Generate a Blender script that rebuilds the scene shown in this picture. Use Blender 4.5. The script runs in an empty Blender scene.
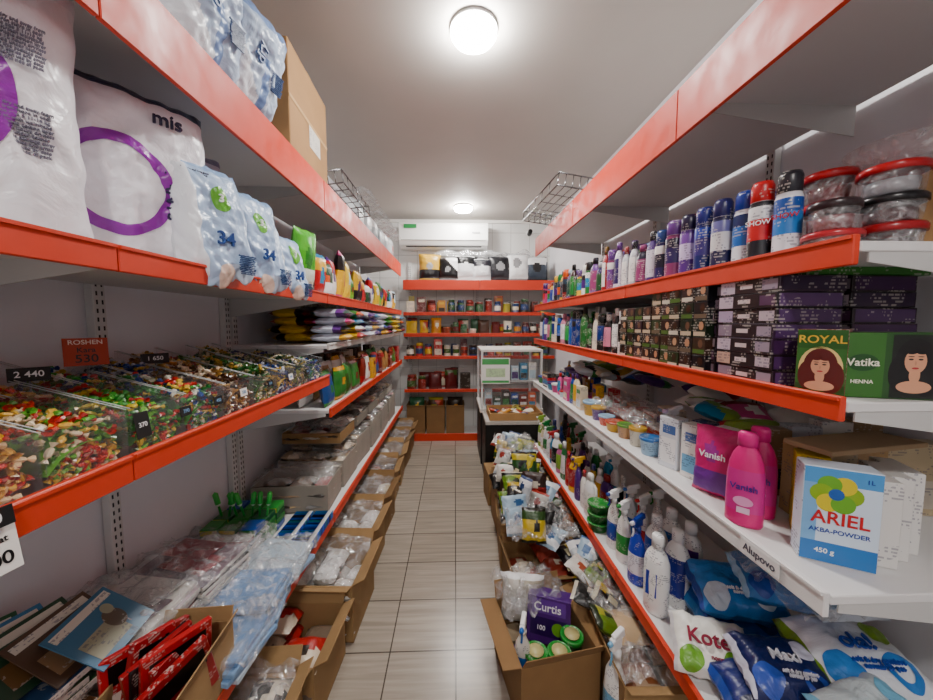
import bpy, math, random
from itertools import product
from mathutils import Matrix, Vector, noise
R = random.Random(11)
# ------------------------------------------------------------------ colour
_c = {}
def lin(h):
    if not isinstance(h, str): return h
    if h in _c: return _c[h]
    v = [int(h[i:i+2], 16)/255 for i in (0, 2, 4)]
    v = tuple((x/12.92 if x <= .04045 else ((x+.055)/1.055)**2.4)**1.2 for x in v)+(1.,)
    _c[h] = v
    return v
# ------------------------------------------------------------------ materials
def new_mat(name):
    m = bpy.data.materials.new(name); m.use_nodes = True
    nt = m.node_tree; b = nt.nodes['Principled BSDF']
    return m, nt, b
def N(nt, t, **k):
    n = nt.nodes.new(t)
    for a, v in k.items(): setattr(n, a, v)
    return n
def mixrgb(nt, fac, a, b, bt='MIX'):
    n = nt.nodes.new('ShaderNodeMix'); n.data_type = 'RGBA'; n.blend_type = bt
    for s, v in ((n.inputs[0], fac), (n.inputs[6], a), (n.inputs[7], b)):
        if isinstance(v, bpy.types.NodeSocket): nt.links.new(v, s)
        else: s.default_value = v
    return n.outputs[2]
def mth(nt, op, a, b=None):
    n = N(nt, 'ShaderNodeMath', operation=op)
    for s, v in ((n.inputs[0], a), (n.inputs[1], b)):
        if v is None: continue
        if isinstance(v, bpy.types.NodeSocket): nt.links.new(v, s)
        else: s.default_value = v
    return n.outputs[0]
def attr_mat(name, rough, kind='plain', metal=0., coat=0.):
    m, nt, b = new_mat(name)
    at = N(nt, 'ShaderNodeAttribute', attribute_name='Col')
    col = at.outputs['Color']
    tc = N(nt, 'ShaderNodeTexCoord')
    L = nt.links.new
    if kind == 'print':
        sp = N(nt, 'ShaderNodeSeparateXYZ'); L(tc.outputs['Object'], sp.inputs[0])
        zr = mth(nt, 'DIVIDE', sp.outputs[2], .0075)
        rowm = mth(nt, 'GREATER_THAN', mth(nt, 'FRACT', zr), .45)
        cb = N(nt, 'ShaderNodeCombineXYZ'); L(mth(nt, 'MULTIPLY', sp.outputs[0], 170), cb.inputs[0]); L(mth(nt, 'MULTIPLY', sp.outputs[1], 170), cb.inputs[1]); L(mth(nt, 'MULTIPLY', mth(nt, 'FLOOR', zr), 3.7), cb.inputs[2])
        n2 = N(nt, 'ShaderNodeTexNoise'); n2.inputs['Scale'].default_value = 1; n2.inputs['Detail'].default_value = 0
        L(cb.outputs[0], n2.inputs['Vector'])
        n3 = N(nt, 'ShaderNodeTexNoise'); n3.inputs['Scale'].default_value = 30; n3.inputs['Detail'].default_value = 0
        L(tc.outputs['Object'], n3.inputs['Vector'])
        msk = mth(nt, 'MULTIPLY', mth(nt, 'MULTIPLY', rowm, mth(nt, 'GREATER_THAN', n2.outputs[0], .5)), mth(nt, 'GREATER_THAN', n3.outputs[0], .53))
        msk = mth(nt, 'MULTIPLY', msk, .5)
        bw = N(nt, 'ShaderNodeRGBToBW'); L(col, bw.inputs[0])
        gt = mth(nt, 'GREATER_THAN', bw.outputs[0], .25)
        ink = mixrgb(nt, gt, (.6, .56, .5, 1), (.05, .05, .12, 1))
        col = mixrgb(nt, msk, col, ink)
    elif kind == 'card':
        n1 = N(nt, 'ShaderNodeTexNoise'); n1.inputs['Scale'].default_value = 9; n1.inputs['Detail'].default_value = 5
        L(tc.outputs['Object'], n1.inputs['Vector'])
        mr = N(nt, 'ShaderNodeMapRange'); mr.inputs[3].default_value = .78; mr.inputs[4].default_value = 1.12
        L(n1.outputs[0], mr.inputs[0])
        col = mixrgb(nt, 1., col, mr.outputs[0], 'MULTIPLY')
    elif kind == 'scuff':
        n1 = N(nt, 'ShaderNodeTexNoise'); n1.inputs['Scale'].default_value = 14; n1.inputs['Detail'].default_value = 6
        L(tc.outputs['Object'], n1.inputs['Vector'])
        mr = N(nt, 'ShaderNodeMapRange'); mr.inputs[1].default_value = .3; mr.inputs[2].default_value = .7; mr.inputs[3].default_value = rough-.06; mr.inputs[4].default_value = rough+.15
        L(n1.outputs[0], mr.inputs[0]); L(mr.outputs[0], b.inputs['Roughness'])
    L(col, b.inputs['Base Color'])
    if kind != 'scuff': b.inputs['Roughness'].default_value = rough
    b.inputs['Metallic'].default_value = metal
    b.inputs['Coat Weight'].default_value = coat
    if kind == 'film':
        n1 = N(nt, 'ShaderNodeTexNoise'); n1.inputs['Scale'].default_value = 13; n1.inputs['Detail'].default_value = 4; n1.inputs['Distortion'].default_value = .9
        L(tc.outputs['Object'], n1.inputs['Vector'])
        bp = N(nt, 'ShaderNodeBump'); bp.inputs['Strength'].default_value = .5; bp.inputs['Distance'].default_value = .02
        L(n1.outputs[0], bp.inputs['Height']); L(bp.outputs[0], b.inputs['Normal'])
    return m
GL = attr_mat('glossy_plastic', .28)
MT = attr_mat('matte_paint', .6)
PR = attr_mat('printed_label', .33, 'print')
FI = attr_mat('packaging_film', .32, 'film')
CA = attr_mat('cardboard', .85, 'card')
ME = attr_mat('painted_metal', .45, 'scuff')
CH = attr_mat('chrome_wire', .25, 'plain', 1.)
def clear_mat(name, base, crinkle):
    m = bpy.data.materials.new(name); m.use_nodes = True; nt = m.node_tree
    for n in list(nt.nodes):
        if n.type != 'OUTPUT_MATERIAL': nt.nodes.remove(n)
    out = [n for n in nt.nodes if n.type == 'OUTPUT_MATERIAL'][0]
    L = nt.links.new
    tr = N(nt, 'ShaderNodeBsdfTransparent'); gl = N(nt, 'ShaderNodeBsdfGlossy'); gl.inputs['Roughness'].default_value = .12
    df = N(nt, 'ShaderNodeBsdfDiffuse'); df.inputs['Color'].default_value = (.75, .77, .79, 1)
    a = N(nt, 'ShaderNodeMixShader'); a.inputs[0].default_value = .45; L(gl.outputs[0], a.inputs[1]); L(df.outputs[0], a.inputs[2])
    mx = N(nt, 'ShaderNodeMixShader')
    tc = N(nt, 'ShaderNodeTexCoord')
    n1 = N(nt, 'ShaderNodeTexNoise'); n1.inputs['Scale'].default_value = 22; n1.inputs['Detail'].default_value = 4; n1.inputs['Distortion'].default_value = 2
    L(tc.outputs['Object'], n1.inputs['Vector'])
    mr = N(nt, 'ShaderNodeMapRange'); mr.inputs[1].default_value = .45; mr.inputs[2].default_value = .75
    mr.inputs[3].default_value = base; mr.inputs[4].default_value = base+crinkle
    L(n1.outputs[0], mr.inputs[0]); L(mr.outputs[0], mx.inputs[0])
    L(tr.outputs[0], mx.inputs[1]); L(a.outputs[0], mx.inputs[2]); L(mx.outputs[0], out.inputs['Surface'])
    bp = N(nt, 'ShaderNodeBump'); bp.inputs['Strength'].default_value = .8 if crinkle > .1 else .05; bp.inputs['Distance'].default_value = .02
    L(n1.outputs[0], bp.inputs['Height']); L(bp.outputs[0], gl.inputs['Normal'])
    return m
CL = clear_mat('clear_acrylic', .055, .03)
WR = clear_mat('clear_wrap', .16, .55)
def emis(name, col, s):
    m, nt, b = new_mat(name)
    b.inputs['Emission Color'].default_value = col; b.inputs['Emission Strength'].default_value = s
    b.inputs['Base Color'].default_value = (1, 1, 1, 1)
    return m
LAMP = emis('lamp_diffuser', (1, .965, .925, 1), 255)
MATS = [GL, MT, PR, FI, CA, ME, CH, CL, WR, LAMP]
MI = {m: i for i, m in enumerate(MATS)}
# ------------------------------------------------------------------ mesh builder
class MB:
    def __init__(s, name):
        s.name = name; s.v = []; s.f = []; s.c = []; s.m = []; s.s = []; s.txt = []
    def add(s, M, verts, faces, cols, mat, smooth=False):
        o = len(s.v)
        s.v.extend([tuple(M @ Vector(p)) for p in verts])
        mi = MI[mat]
        one = isinstance(cols, (str, tuple))
        for k, f in enumerate(faces):
            s.f.append(tuple(i+o for i in f))
            s.c.append(lin(cols if one else cols[k])); s.m.append(mi); s.s.append(smooth)
    def text(s, body, size, M, col, thick=.0006, w=None):
        s.txt.append((body, size, M, col, thick, w))
    def build(s):
        if not s.v: return None
        xs = [p[0] for p in s.v]; ys = [p[1] for p in s.v]; zs = [p[2] for p in s.v]
        c = ((min(xs)+max(xs))/2, (min(ys)+max(ys))/2, min(zs))
        me = bpy.data.meshes.new(s.name)
        me.from_pydata([(p[0]-c[0], p[1]-c[1], p[2]-c[2]) for p in s.v], [], s.f)
        used = sorted(set(s.m)); rm = {u: i for i, u in enumerate(used)}
        for u in used: me.materials.append(MATS[u])
        me.polygons.foreach_set('material_index', [rm[i] for i in s.m])
        me.polygons.foreach_set('use_smooth', s.s)
        ca = me.color_attributes.new('Col', 'FLOAT_COLOR', 'CORNER')
        buf = []
        for f, col in zip(s.f, s.c): buf.extend(tuple(col)*len(f))
        ca.data.foreach_set('color', buf)
        me.update()
        o = bpy.data.objects.new(s.name, me); o.location = c
        bpy.context.collection.objects.link(o)
        for i, (body, size, M, col, th, w) in enumerate(s.txt):
            cu = bpy.data.curves.new('lettering', 'FONT'); cu.body = body; cu.size = size
            cu.align_x = 'CENTER'; cu.align_y = 'CENTER'; cu.extrude = th; cu.offset = size*.012
            cu.materials.append(flat(col))
            t = bpy.data.objects.new('lettering_%d' % (i+1), cu)
            bpy.context.collection.objects.link(t)
            t.parent = o; t.matrix_parent_inverse = Matrix.Translation((-c[0], -c[1], -c[2]))
            t.matrix_basis = M
            if w: t.matrix_basis = M @ Matrix.Diagonal((w, 1, 1, 1))
        return o
_fl = {}
def flat(h):
    if h not in _fl:
        m, nt, b = new_mat('ink_'+h); b.inputs['Base Color'].default_value = lin(h); b.inputs['Roughness'].default_value = .4
        _fl[h] = m
    return _fl[h]
def T(x=0, y=0, z=0, rz=0, rx=0, ry=0):
    return Matrix.Translation((x, y, z)) @ Matrix.Rotation(math.radians(rz), 4, 'Z') @ Matrix.Rotation(math.radians(rx), 4, 'X') @ Matrix.Rotation(math.radians(ry), 4, 'Y')
FR = Matrix.Rotation(math.radians(90), 4, 'X')
# ------------------------------------------------------------------ primitives
SG = list(product((-1, 1), repeat=3))
def box(mb, M, sx, sy, sz, col, mat=GL, b=.002, front=None, top=None):
    h = (sx/2, sy/2, sz/2); b = min(b, .3*min(h))
    vs = []; idx = {}
    for s in SG:
        for a in range(3):
            p = [s[k]*(h[k]-(0 if k == a else b)) for k in range(3)]; p[2] += h[2]
            idx[(s, a)] = len(vs); vs.append(p)
    fs = []; cs = []
    for a in range(3):
        u, v = [k for k in range(3) if k != a]
        for sg in (-1, 1):
            q = []
            for su, sv in ((-1, -1), (1, -1), (1, 1), (-1, 1)):
                s = [0, 0, 0]; s[a] = sg; s[u] = su; s[v] = sv
                q.append(idx[(tuple(s), a)])
            if (sg > 0) == (a == 1): q.reverse()
            fs.append(q)
            cs.append(front if (front and a == 1 and sg < 0) else top if (top and a == 2 and sg > 0) else col)
        for su in (-1, 1):
            for sv in (-1, 1):
                s1 = [0, 0, 0]; s1[a] = -1; s1[u] = su; s1[v] = sv
                s2 = list(s1); s2[a] = 1
                s1 = tuple(s1); s2 = tuple(s2)
                fs.append([idx[(s1, u)], idx[(s2, u)], idx[(s2, v)], idx[(s1, v)]]); cs.append(col)
    for s in SG:
        fs.append([idx[(s, 0)], idx[(s, 1)], idx[(s, 2)]]); cs.append(col)
    mb.add(M, vs, fs, cs, mat)
def slab(mb, x0, x1, y0, y1, z0, z1, col, mat=ME, b=.002):
    box(mb, T((x0+x1)/2, (y0+y1)/2, z0), abs(x1-x0), abs(y1-y0), z1-z0, col, mat, b)
def lathe(mb, M, prof, cols, mat=GL, n=14, sx=1, sy=1, smooth=True):
    vs = []; rings = []
    for r, z in prof:
        if r < 1e-5: rings.append([len(vs)]*n); vs.append((0, 0, z))
        else:
            rings.append(list(range(len(vs), len(vs)+n)))
            for i in range(n):
                a = 2*math.pi*i/n; vs.append((r*sx*math.cos(a), r*sy*math.sin(a), z))
    fs = []; cs = []
    for j in range(len(prof)-1):
        A, B = rings[j], rings[j+1]
        for i in range(n):
            k = (i+1) % n
            if A[0] == A[1] and B[0] == B[1]: continue
            if A[0] == A[1]: f = (A[0], B[k], B[i])
            elif B[0] == B[1]: f = (A[i], A[k], B[0])
            else: f = (A[i], A[k], B[k], B[i])
            fs.append(f)
            cs.append(cols(j, 2*math.pi*(i+.5)/n) if callable(cols) else (cols if isinstance(cols, str) else cols[j]))
    mb.add(M, vs, fs, cs, mat, smooth)
def pillow(mb, M, w, d, h, col, mat=FI, n=10, m=None, wr=.006, p=3, seed=None, sag=None, lean=0):
    """bag standing on origin, seams at left/right/top; front -Y. returns surface function of the front"""
    m = m or n; seed = R.random()*100 if seed is None else seed
    def P(u, v, side, off=0):
        t = (max(0, 1-abs(u)**p))**.5*(max(0, 1-abs(v)**p))**.5
        nz = noise.noise(Vector((u*1.7*w/.2+seed, v*1.7*h/.2, side*2.))) + .5*noise.noise(Vector((u*5*w/.2+seed, v*5*h/.2, side*5.)))
        x = w/2*u*(1-.05*(1-v*v)) + wr*noise.noise(Vector((v*4, seed, u)))*.6
        y = side*(d/2*t + wr*nz*t+off) + wr*1.2*noise.noise(Vector((u*3+seed, v*3, 0)))*(1-t)
        z = h/2*(v+1)+wr*.7*noise.noise(Vector((u*4, seed+9, v)))*abs(v)
        if sag and y < -sag[0]:
            z -= sag[1]*min(1, (-y-sag[0])/.04)*(1-v)/2
        y += lean*max(0, z)
        return (x, y, z)
    vs = []; fs = []; cs = []
    for side in (-1, 1):
        o = len(vs)
        for j in range(m+1):
            for i in range(n+1): vs.append(P(-1+2*i/n, -1+2*j/m, side))
        for j in range(m):
            for i in range(n):
                a = o+j*(n+1)+i
                q = (a, a+1, a+n+2, a+n+1)
                fs.append(q if side < 0 else q[::-1])
                cs.append(col((-1+2*(i+.5)/n), (-1+2*(j+.5)/m), side) if callable(col) else col)
    mb.add(M, vs, fs, cs, mat, True)
    return P
def ringdecal(mb, M, P, w, h, cu, cv, r0, r1, col, n=72, k=5, a0=0, a1=360):
    """printed ring following the bag surface; radii in metres, r0=0 for a disc"""
    vs = []; fs = []
    for i in range(n+1):
        a = math.radians(a0+(a1-a0)*i/n)
        for j in range(k+1):
            r = r0+(r1-r0)*j/k
            u = max(-.99, min(.99, cu+math.cos(a)*r/(w/2))); v = max(-.99, min(.99, cv+math.sin(a)*r/(h/2)))
            vs.append(P(u, v, -1, .0022))
    for i in range(n):
        for j in range(k):
            q = i*(k+1)+j; fs.append((q, q+1, q+k+2, q+k+1))
    mb.add(M, vs, fs, col, FI, True)
def tube(mb, pts, r, col, mat=GL, n=6, M=Matrix()):
    vs = []; fs = []
    pts = [Vector(p) for p in pts]
    for k, p in enumerate(pts):
        t = (pts[min(k+1, len(pts)-1)]-pts[max(k-1, 0)]).normalized()
        a = t.orthogonal().normalized() if k == 0 else (a-t*a.dot(t)).normalized()
        bb = t.cross(a)
        for i in range(n):
            an = 2*math.pi*i/n; vs.append(p+(a*math.cos(an)+bb*math.sin(an))*r)
    for k in range(len(pts)-1):
        for i in range(n):
            j = (i+1) % n; fs.append((k*n+i, k*n+j, (k+1)*n+j, (k+1)*n+i))
    fs.append(tuple(range(n))[::-1]); fs.append(tuple(range((len(pts)-1)*n, len(pts)*n)))
    mb.add(M, vs, fs, col, mat, True)
def disc(mb, M, rx, rz, col, mat=GL, n=24, y=-.0006, cx=0, cz=0):
    vs = [(cx+rx*math.cos(2*math.pi*i/n), y, cz+rz*math.sin(2*math.pi*i/n)) for i in range(n)]
    mb.add(M, vs, [tuple(range(n))], col, mat)
def patch(mb, M, x0, x1, z0, z1, col, mat=PR, y=-.0004):
    mb.add(M, [(x0, y, z0), (x1, y, z0), (x1, y, z1), (x0, y, z1)], [(0, 1, 2, 3)], col, mat)
def drape(mb, cx, cy, z, w, d, hgt, seed=0, rz=0, n=18, mat=WR, col='ffffff', drop=.04):
    vs = []; fs = []
    for j in range(n+1):
        for i in range(n+1):
            u = -1+2*i/n; v = -1+2*j/n
            e = max(abs(u), abs(v))
            zz = hgt*noise.noise(Vector((u*3+seed, v*3, seed)))*.8+hgt*.6*abs(noise.noise(Vector((u*7+seed, v*7, 4.))))-drop*max(0, e-.75)*4*(.6+.4*noise.noise(Vector((u*4, v*4, seed))))
            ww = 1+.08*noise.noise(Vector((v*3, u*3, seed+3)))
            vs.append((u*w/2*ww, v*d/2*ww, zz))
    for j in range(n):
        for i in range(n):
            a = j*(n+1)+i; fs.append((a, a+1, a+n+2, a+n+1))
    mb.add(T(cx, cy, z, rz), vs, fs, col, mat, True)
def carton(mb, M, w, d, h, col='a5855c', flap=.6, ang=(35, 35, 20, 30), t=.005, inner='8a6c48'):
    box(mb, M, w, d, t, inner, CA, .001)
    for sx in (-1, 1): box(mb, M @ T(sx*(w/2-t/2), 0, t), t, d, h-t, col, CA, .001)
    for sy in (-1, 1): box(mb, M @ T(0, sy*(d/2-t/2), t), w-2*t, t, h-t, col, CA, .001)
    if flap:
        fl = min(w, d)*flap*.5
        for k, (sx, sy) in enumerate(((1, 0), (-1, 0), (0, 1), (0, -1))):
            a = ang[k]
            if a is None: continue
            if sx:
                box(mb, M @ T(sx*(w/2-t/2), 0, h) @ Matrix.Rotation(math.radians(sx*(90-a)), 4, 'Y'), t*.7, d*.98, fl, col, CA, .001)
            else:
                box(mb, M @ T(0, sy*(d/2-t/2), h) @ Matrix.Rotation(math.radians(-sy*(90-a)), 4, 'X'), w*.98, t*.7, fl, col, CA, .001)
# ------------------------------------------------------------------ products
VIV = ['c3202c', '1f4fa8', 'e8ba22', '2f8a46', 'f0eee8', '5a2c81', 'dc661e', '1f90b8', 'd0408a', '222428', '8b1a1a', 'c8dfe8', '0e5a4f', '3a3038']
CLN = ['f4f2ee', 'f0eee8', 'dfe8ee', '1f4fa8', '2c8a4a', 'd85a9a', '5a2c81', '1f90b8', 'e8ba2a', '222428', 'c3202c', 'e8d9c0', '95b84a']
DRK = ['2a1c1a', '1c1a22', '3a2320', '3d2a3a', '20301f', '42302a', '1a1a1a', '4a3038']
def aero(mb, M, r=.026, h=.19, body='f0f0f0', cap='222222', lab=None, lab2=None):
    lab = lab or body; lab2 = lab2 or lab
    pr = [(0, 0), (r*.95, 0), (r, .004), (r, h*.12), (r, h*.3), (r, h*.55), (r, h*.7), (r*.86, h*.76), (r*.9, h*.765), (r*.9, h*.95), (r*.75, h), (0, h)]
    cc = [body, 'b8b8b8', body, body, lab, lab2, body, 'c0c0c0', cap, cap, cap]
    lathe(mb, M, pr, lambda j, a: cc[j] if (j not in (4, 5) or math.sin(a) < .35) else body, PR)
def shamp(mb, M, r=.034, h=.2, body='f4f2ee', cap='ffffff', lab=None, fl=.62, sh=.8):
    lab = lab or body
    pr = [(0, 0), (r*.9, 0), (r, h*.03), (r*1.0, h*.16), (r*sh*1.1, h*.45), (r*sh*1.05, h*.66), (r*sh*.8, h*.76), (r*.42, h*.83), (r*.42, h*.84), (r*.5, h*.84), (r*.5, h*.98), (r*.4, h), (0, h)]
    lathe(mb, M, pr, lambda j, a: cap if j >= 8 else (lab if j in (3, 4) and math.sin(a) < -.3 else body), PR, 16, 1, fl)
def jar(mb, M, r=.036, h=.1, body='7a3018', cap='d8c060', lab='f0e8d0'):
    pr = [(0, 0), (r*.9, 0), (r, h*.05), (r, h*.22), (r, h*.62), (r*.97, h*.74), (r*.82, h*.8), (r*.86, h*.8), (r*.86, h*.98), (r*.8, h), (0, h)]
    lathe(mb, M, pr, lambda j, a: cap if j >= 6 else (lab if j == 3 and math.sin(a) < .5 else body), PR, 12)
def can(mb, M, r=.036, h=.11, body='d3202c', cap='c8c8c8', lab='f2c21a'):
    pr = [(0, 0), (r*.95, 0), (r, h*.03), (r*.96, h*.05), (r*.97, h*.3), (r*.97, h*.65), (r*.96, h*.95), (r, h*.97), (r*.96, h), (r*.9, h*.97), (0, h*.97)]
    lathe(mb, M, pr, lambda j, a: 'c4c4c4' if j < 3 or j > 5 else (lab if j == 4 and math.sin(a) < -.1 else body), PR, 12)
def tub(mb, M, r=.05, h=.07, body='e8e8e8', cap='d3202c'):
    lathe(mb, M, [(0, 0), (r*.8, 0), (r*.98, h*.8), (r*1.04, h*.82), (r*1.04, h*.97), (r*.95, h), (r*.9, h*.96), (0, h*.96)], [body, body, cap, cap, cap, cap, cap], PR, 18)
def trig(mb, M, r=.036, h=.26, body='f4f2ee', head='ffffff', lab='1f4fa8'):
    pr = [(0, 0), (r*.92, 0), (r, h*.02), (r, h*.15), (r*.98, h*.42), (r*.8, h*.58), (r*.4, h*.68), (r*.36, h*.72), (r*.42, h*.72), (r*.42, h*.79), (0, h*.79)]
    lathe(mb, M, pr, lambda j, a: head if j >= 7 else (lab if j == 3 and math.sin(a) < -.2 else body), PR, 14, 1, .65)
    box(mb, M @ T(0, -.004, h*.79), .02, .05, h*.1, head, GL, .005)
    box(mb, M @ T(0, .012, h*.86, 0, 12), .018, .055, h*.07, head, GL, .005)
    lathe(mb, M @ T(0, -.028, h*.86) @ FR, [(0, -.004), (.009, -.004), (.008, .014), (0, .014)], lab, GL, 8)
    tube(mb, [M @ Vector((0, -.014, h*.83)), M @ Vector((0, -.026, h*.78)), M @ Vector((0, -.024, h*.72)), M @ Vector((0, -.034, h*.68))], .004, lab)
def deter(mb, M, w=.085, h=.235, body='e0218a', cap='e0218a', lab='f6e9f2', lab2=None, handle=True):
    pr = [(0, 0), (w*.46, 0), (w*.5, h*.03), (w*.5, h*.2), (w*.49, h*.5), (w*.45, h*.66), (w*.36, h*.76), (w*.24, h*.83), (w*.22, h*.845), (w*.27, h*.845), (w*.26, h*.97), (w*.2, h), (0, h)]
    lathe(mb, M, pr, lambda j, a: cap if j >= 8 else body, GL, 24, 1, .6)
    lathe(mb, M, [(w*.503, h*.16), (w*.503, h*.2), (w*.495, h*.5), (w*.47, h*.6)], lambda j, a: (lab2 or lab) if math.sin(a) < -.1 else body, PR if not lab2 else GL, 24, 1, .61)
    if handle: tube(mb, [M @ Vector((w*.36, 0, h*.78)), M @ Vector((w*.55, 0, h*.74)), M @ Vector((w*.62, 0, h*.6)), M @ Vector((w*.58, 0, h*.42)), M @ Vector((w*.46, 0, h*.34))], w*.085, body, GL, 8)
def bagp(mb, M, w=.12, d=.05, h=.16, a='d3202c', b='f2c21a', c='ffffff', n=9):
    cu, cv, rr = R.uniform(-.3, .3), R.uniform(-.2, .3), R.uniform(.35, .6)
    k = R.choice((0, 1, 2))
    def f(u, v, s):
        if abs(v) > .88: return c if k else a
        if (u-cu)**2+(v-cv)**2 < rr*rr*.5: return c
        if k == 0 and v < -.3: return b
        if k == 1 and v > .3: return b
        if k == 2 and u+v > .6: return b
        return a
    return pillow(mb, M, w, d, h, f, FI, n)
def pbox(mb, M, w, d, h, a, b=None, c=None):
    box(mb, M, w, d, h, a, PR, .0015)
    F = M @ T(0, -d/2, 0)
    if b: patch(mb, F, -w*.42, w*.42, h*.1, h*R.uniform(.35, .6), b)
    if c: patch(mb, F, -w*.3, w*.38, h*.68, h*.85, c)
def rnd(mb, kind, M, pal, s=1.):
    a, b, c = R.choice(pal), R.choice(pal), R.choice(pal)
    if kind == 'aero': aero(mb, M, R.uniform(.024, .028)*s, R.uniform(.16, .21)*s, a, b, c, R.choice(pal))
    elif kind == 'shamp': shamp(mb, M, R.uniform(.03, .037)*s, R.uniform(.16, .22)*s, a, b, c, sh=R.uniform(.75, .95))
    elif kind == 'jar': jar(mb, M, R.uniform(.032, .04)*s, R.uniform(.1, .13)*s, a, b, c)
    elif kind == 'can': can(mb, M, R.uniform(.032, .038)*s, R.uniform(.09, .12)*s, a, b, c)
    elif kind == 'tub': tub(mb, M, R.uniform(.035, .05)*s, R.uniform(.05, .09)*s, a, b)
    elif kind == 'trig': trig(mb, M, .034*s, R.uniform(.24, .27)*s, a, b, c)
    elif kind == 'deter': deter(mb, M, .08*s, R.uniform(.2, .26)*s, a, b, c)
    elif kind == 'bag': bagp(mb, M @ T(0, 0, 0, R.uniform(-8, 8), R.uniform(-8, 3)), R.uniform(.09, .13)*s, .045*s, R.uniform(.13, .18)*s, a, b, c)
    elif kind == 'box': pbox(mb, M, R.uniform(.055, .09)*s, .05*s, R.uniform(.1, .17)*s, a, b, c)
    elif kind == 'flat':
        k = R.randint(2, 4); z = 0
        for _ in range(k):
            hh = R.uniform(.022, .04)*s; pbox(mb, M @ T(R.uniform(-.003, .003), 0, z), .12*s, .07*s, hh, R.choice(pal), R.choice(pal)); z += hh+.0005
WID = dict(aero=.058, shamp=.072, jar=.082, can=.078, tub=.1, trig=.082, deter=.108, bag=.125, box=.093, flat=.125)
LX, RX, BY = -.65, .68, 4.37
WL, WRR, WB, WF, CZ = -1.17, 1.28, 4.76, -2.0, 2.86
def at(side, a, inn, z, jit=0):
    j = R.uniform(-jit, jit)
    if side == 'L': return T(LX-inn, a, z, 90+j)
    if side == 'R': return T(RX+inn, a, z, -90+j)
    return T(a, BY+inn, z, j)
def row(mb, side, a0, a1, z, kinds, pal, rows=2, inn0=.06, step=.085, s=1., jit=6, same=1):
    for r_ in range(rows):
        a = a0; k = R.choice(kinds); p = pal; cnt = 0
        while True:
            if cnt <= 0:
                k = R.choice(kinds); cnt = R.randint(1, same)
                p = [R.choice(pal) for _ in range(3)] if same > 1 else pal
            w = WID[k]*s
            if a+w > a1: break
            rnd(mb, k, at(side, a+w/2, inn0+r_*step*s, z, jit), p, s*R.uniform(.93, 1.0))
            a += w+R.uniform(0, .006); cnt -= 1
# ------------------------------------------------------------------ ROOM
def surf(name, x0, x1, y0, y1, z0, z1, mat):
    mb = MB(name); box(mb, T((x0+x1)/2, (y0+y1)/2, z0), x1-x0, y1-y0, z1-z0, 'ffffff', GL, 0.0001)
    o = mb.build(); o.data.materials.clear(); o.data.materials.append(mat); return o
def wall_mat(name, col, rough=.5):
    m, nt, b = new_mat(name); L = nt.links.new
    tc = N(nt, 'ShaderNodeTexCoord'); n = N(nt, 'ShaderNodeTexNoise'); n.inputs['Scale'].default_value = 3; n.inputs['Detail'].default_value = 4
    L(tc.outputs['Object'], n.inputs['Vector'])
    mr = N(nt, 'ShaderNodeMapRange'); mr.inputs[3].default_value = .93; mr.inputs[4].default_value = 1.04; L(n.outputs[0], mr.inputs[0])
    c = mixrgb(nt, 1., lin(col), mr.outputs[0], 'MULTIPLY')
    L(c, b.inputs['Base Color']); b.inputs['Roughness'].default_value = rough
    return m
WALLM = wall_mat('painted_wall_panel', 'ebeaee', rough=.35)
CEILM = wall_mat('ceiling_paint', 'c8c3bd', rough=.7)
def tile_mat(name, c1, c2, grout, sx, sy, axes, grain, rough):
    m, nt, b = new_mat(name); L = nt.links.new
    g = N(nt, 'ShaderNodeNewGeometry'); sp = N(nt, 'ShaderNodeSeparateXYZ'); L(g.outputs['Position'], sp.inputs[0])
    cb = N(nt, 'ShaderNodeCombineXYZ'); L(sp.outputs[axes[0]], cb.inputs[0]); L(sp.outputs[axes[1]], cb.inputs[1])
    br = N(nt, 'ShaderNodeTexBrick'); br.offset = 0; br.squash = 1
    br.inputs['Scale'].default_value = 1; br.inputs['Brick Width'].default_value = sx; br.inputs['Row Height'].default_value = sy
    br.inputs['Mortar Size'].default_value = .0032; br.inputs['Mortar Smooth'].default_value = .1; br.inputs['Bias'].default_value = 0
    br.inputs['Color1'].default_value = lin(c1); br.inputs['Color2'].default_value = lin(c2); br.inputs['Mortar'].default_value = lin(grout)
    L(cb.outputs[0], br.inputs['Vector'])
    col = br.outputs['Color']
    if grain:
        mp = N(nt, 'ShaderNodeMapping'); mp.inputs['Scale'].default_value = (2.5, 45, 1); L(cb.outputs[0], mp.inputs['Vector'])
        n = N(nt, 'ShaderNodeTexNoise'); n.inputs['Scale'].default_value = 1; n.inputs['Detail'].default_value = 6; n.inputs['Distortion'].default_value = .6
        L(mp.outputs[0], n.inputs['Vector'])
        mr = N(nt, 'ShaderNodeMapRange'); mr.inputs[1].default_value = .3; mr.inputs[2].default_value = .7; mr.inputs[3].default_value = .72; mr.inputs[4].default_value = 1.08
        L(n.outputs[0], mr.inputs[0]); col = mixrgb(nt, 1., col, mr.outputs[0], 'MULTIPLY')
    L(col, b.inputs['Base Color']); b.inputs['Roughness'].default_value = rough
    bp = N(nt, 'ShaderNodeBump'); bp.inputs['Strength'].default_value = .3; bp.inputs['Distance'].default_value = .002; bp.invert = True
    L(br.outputs['Fac'], bp.inputs['Height']); L(bp.outputs[0], b.inputs['Normal'])
    return m
FLM = tile_mat('wood_look_tile', 'ada497', 'bbb2a6', '5f574f', .3, .3, (0, 1), True, .25)
BWM = tile_mat('white_wall_tile', 'e0dfdc', 'e4e3e0', 'b8b5b2', .25, .3, (0, 2), False, .2)
surf('floor', WL-.1, WRR+.1, WF-.1, WB+.1, -.1, 0, FLM)
surf('ceiling', WL-.1, WRR+.1, WF-.1, WB+.1, CZ, CZ+.1, CEILM)
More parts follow.
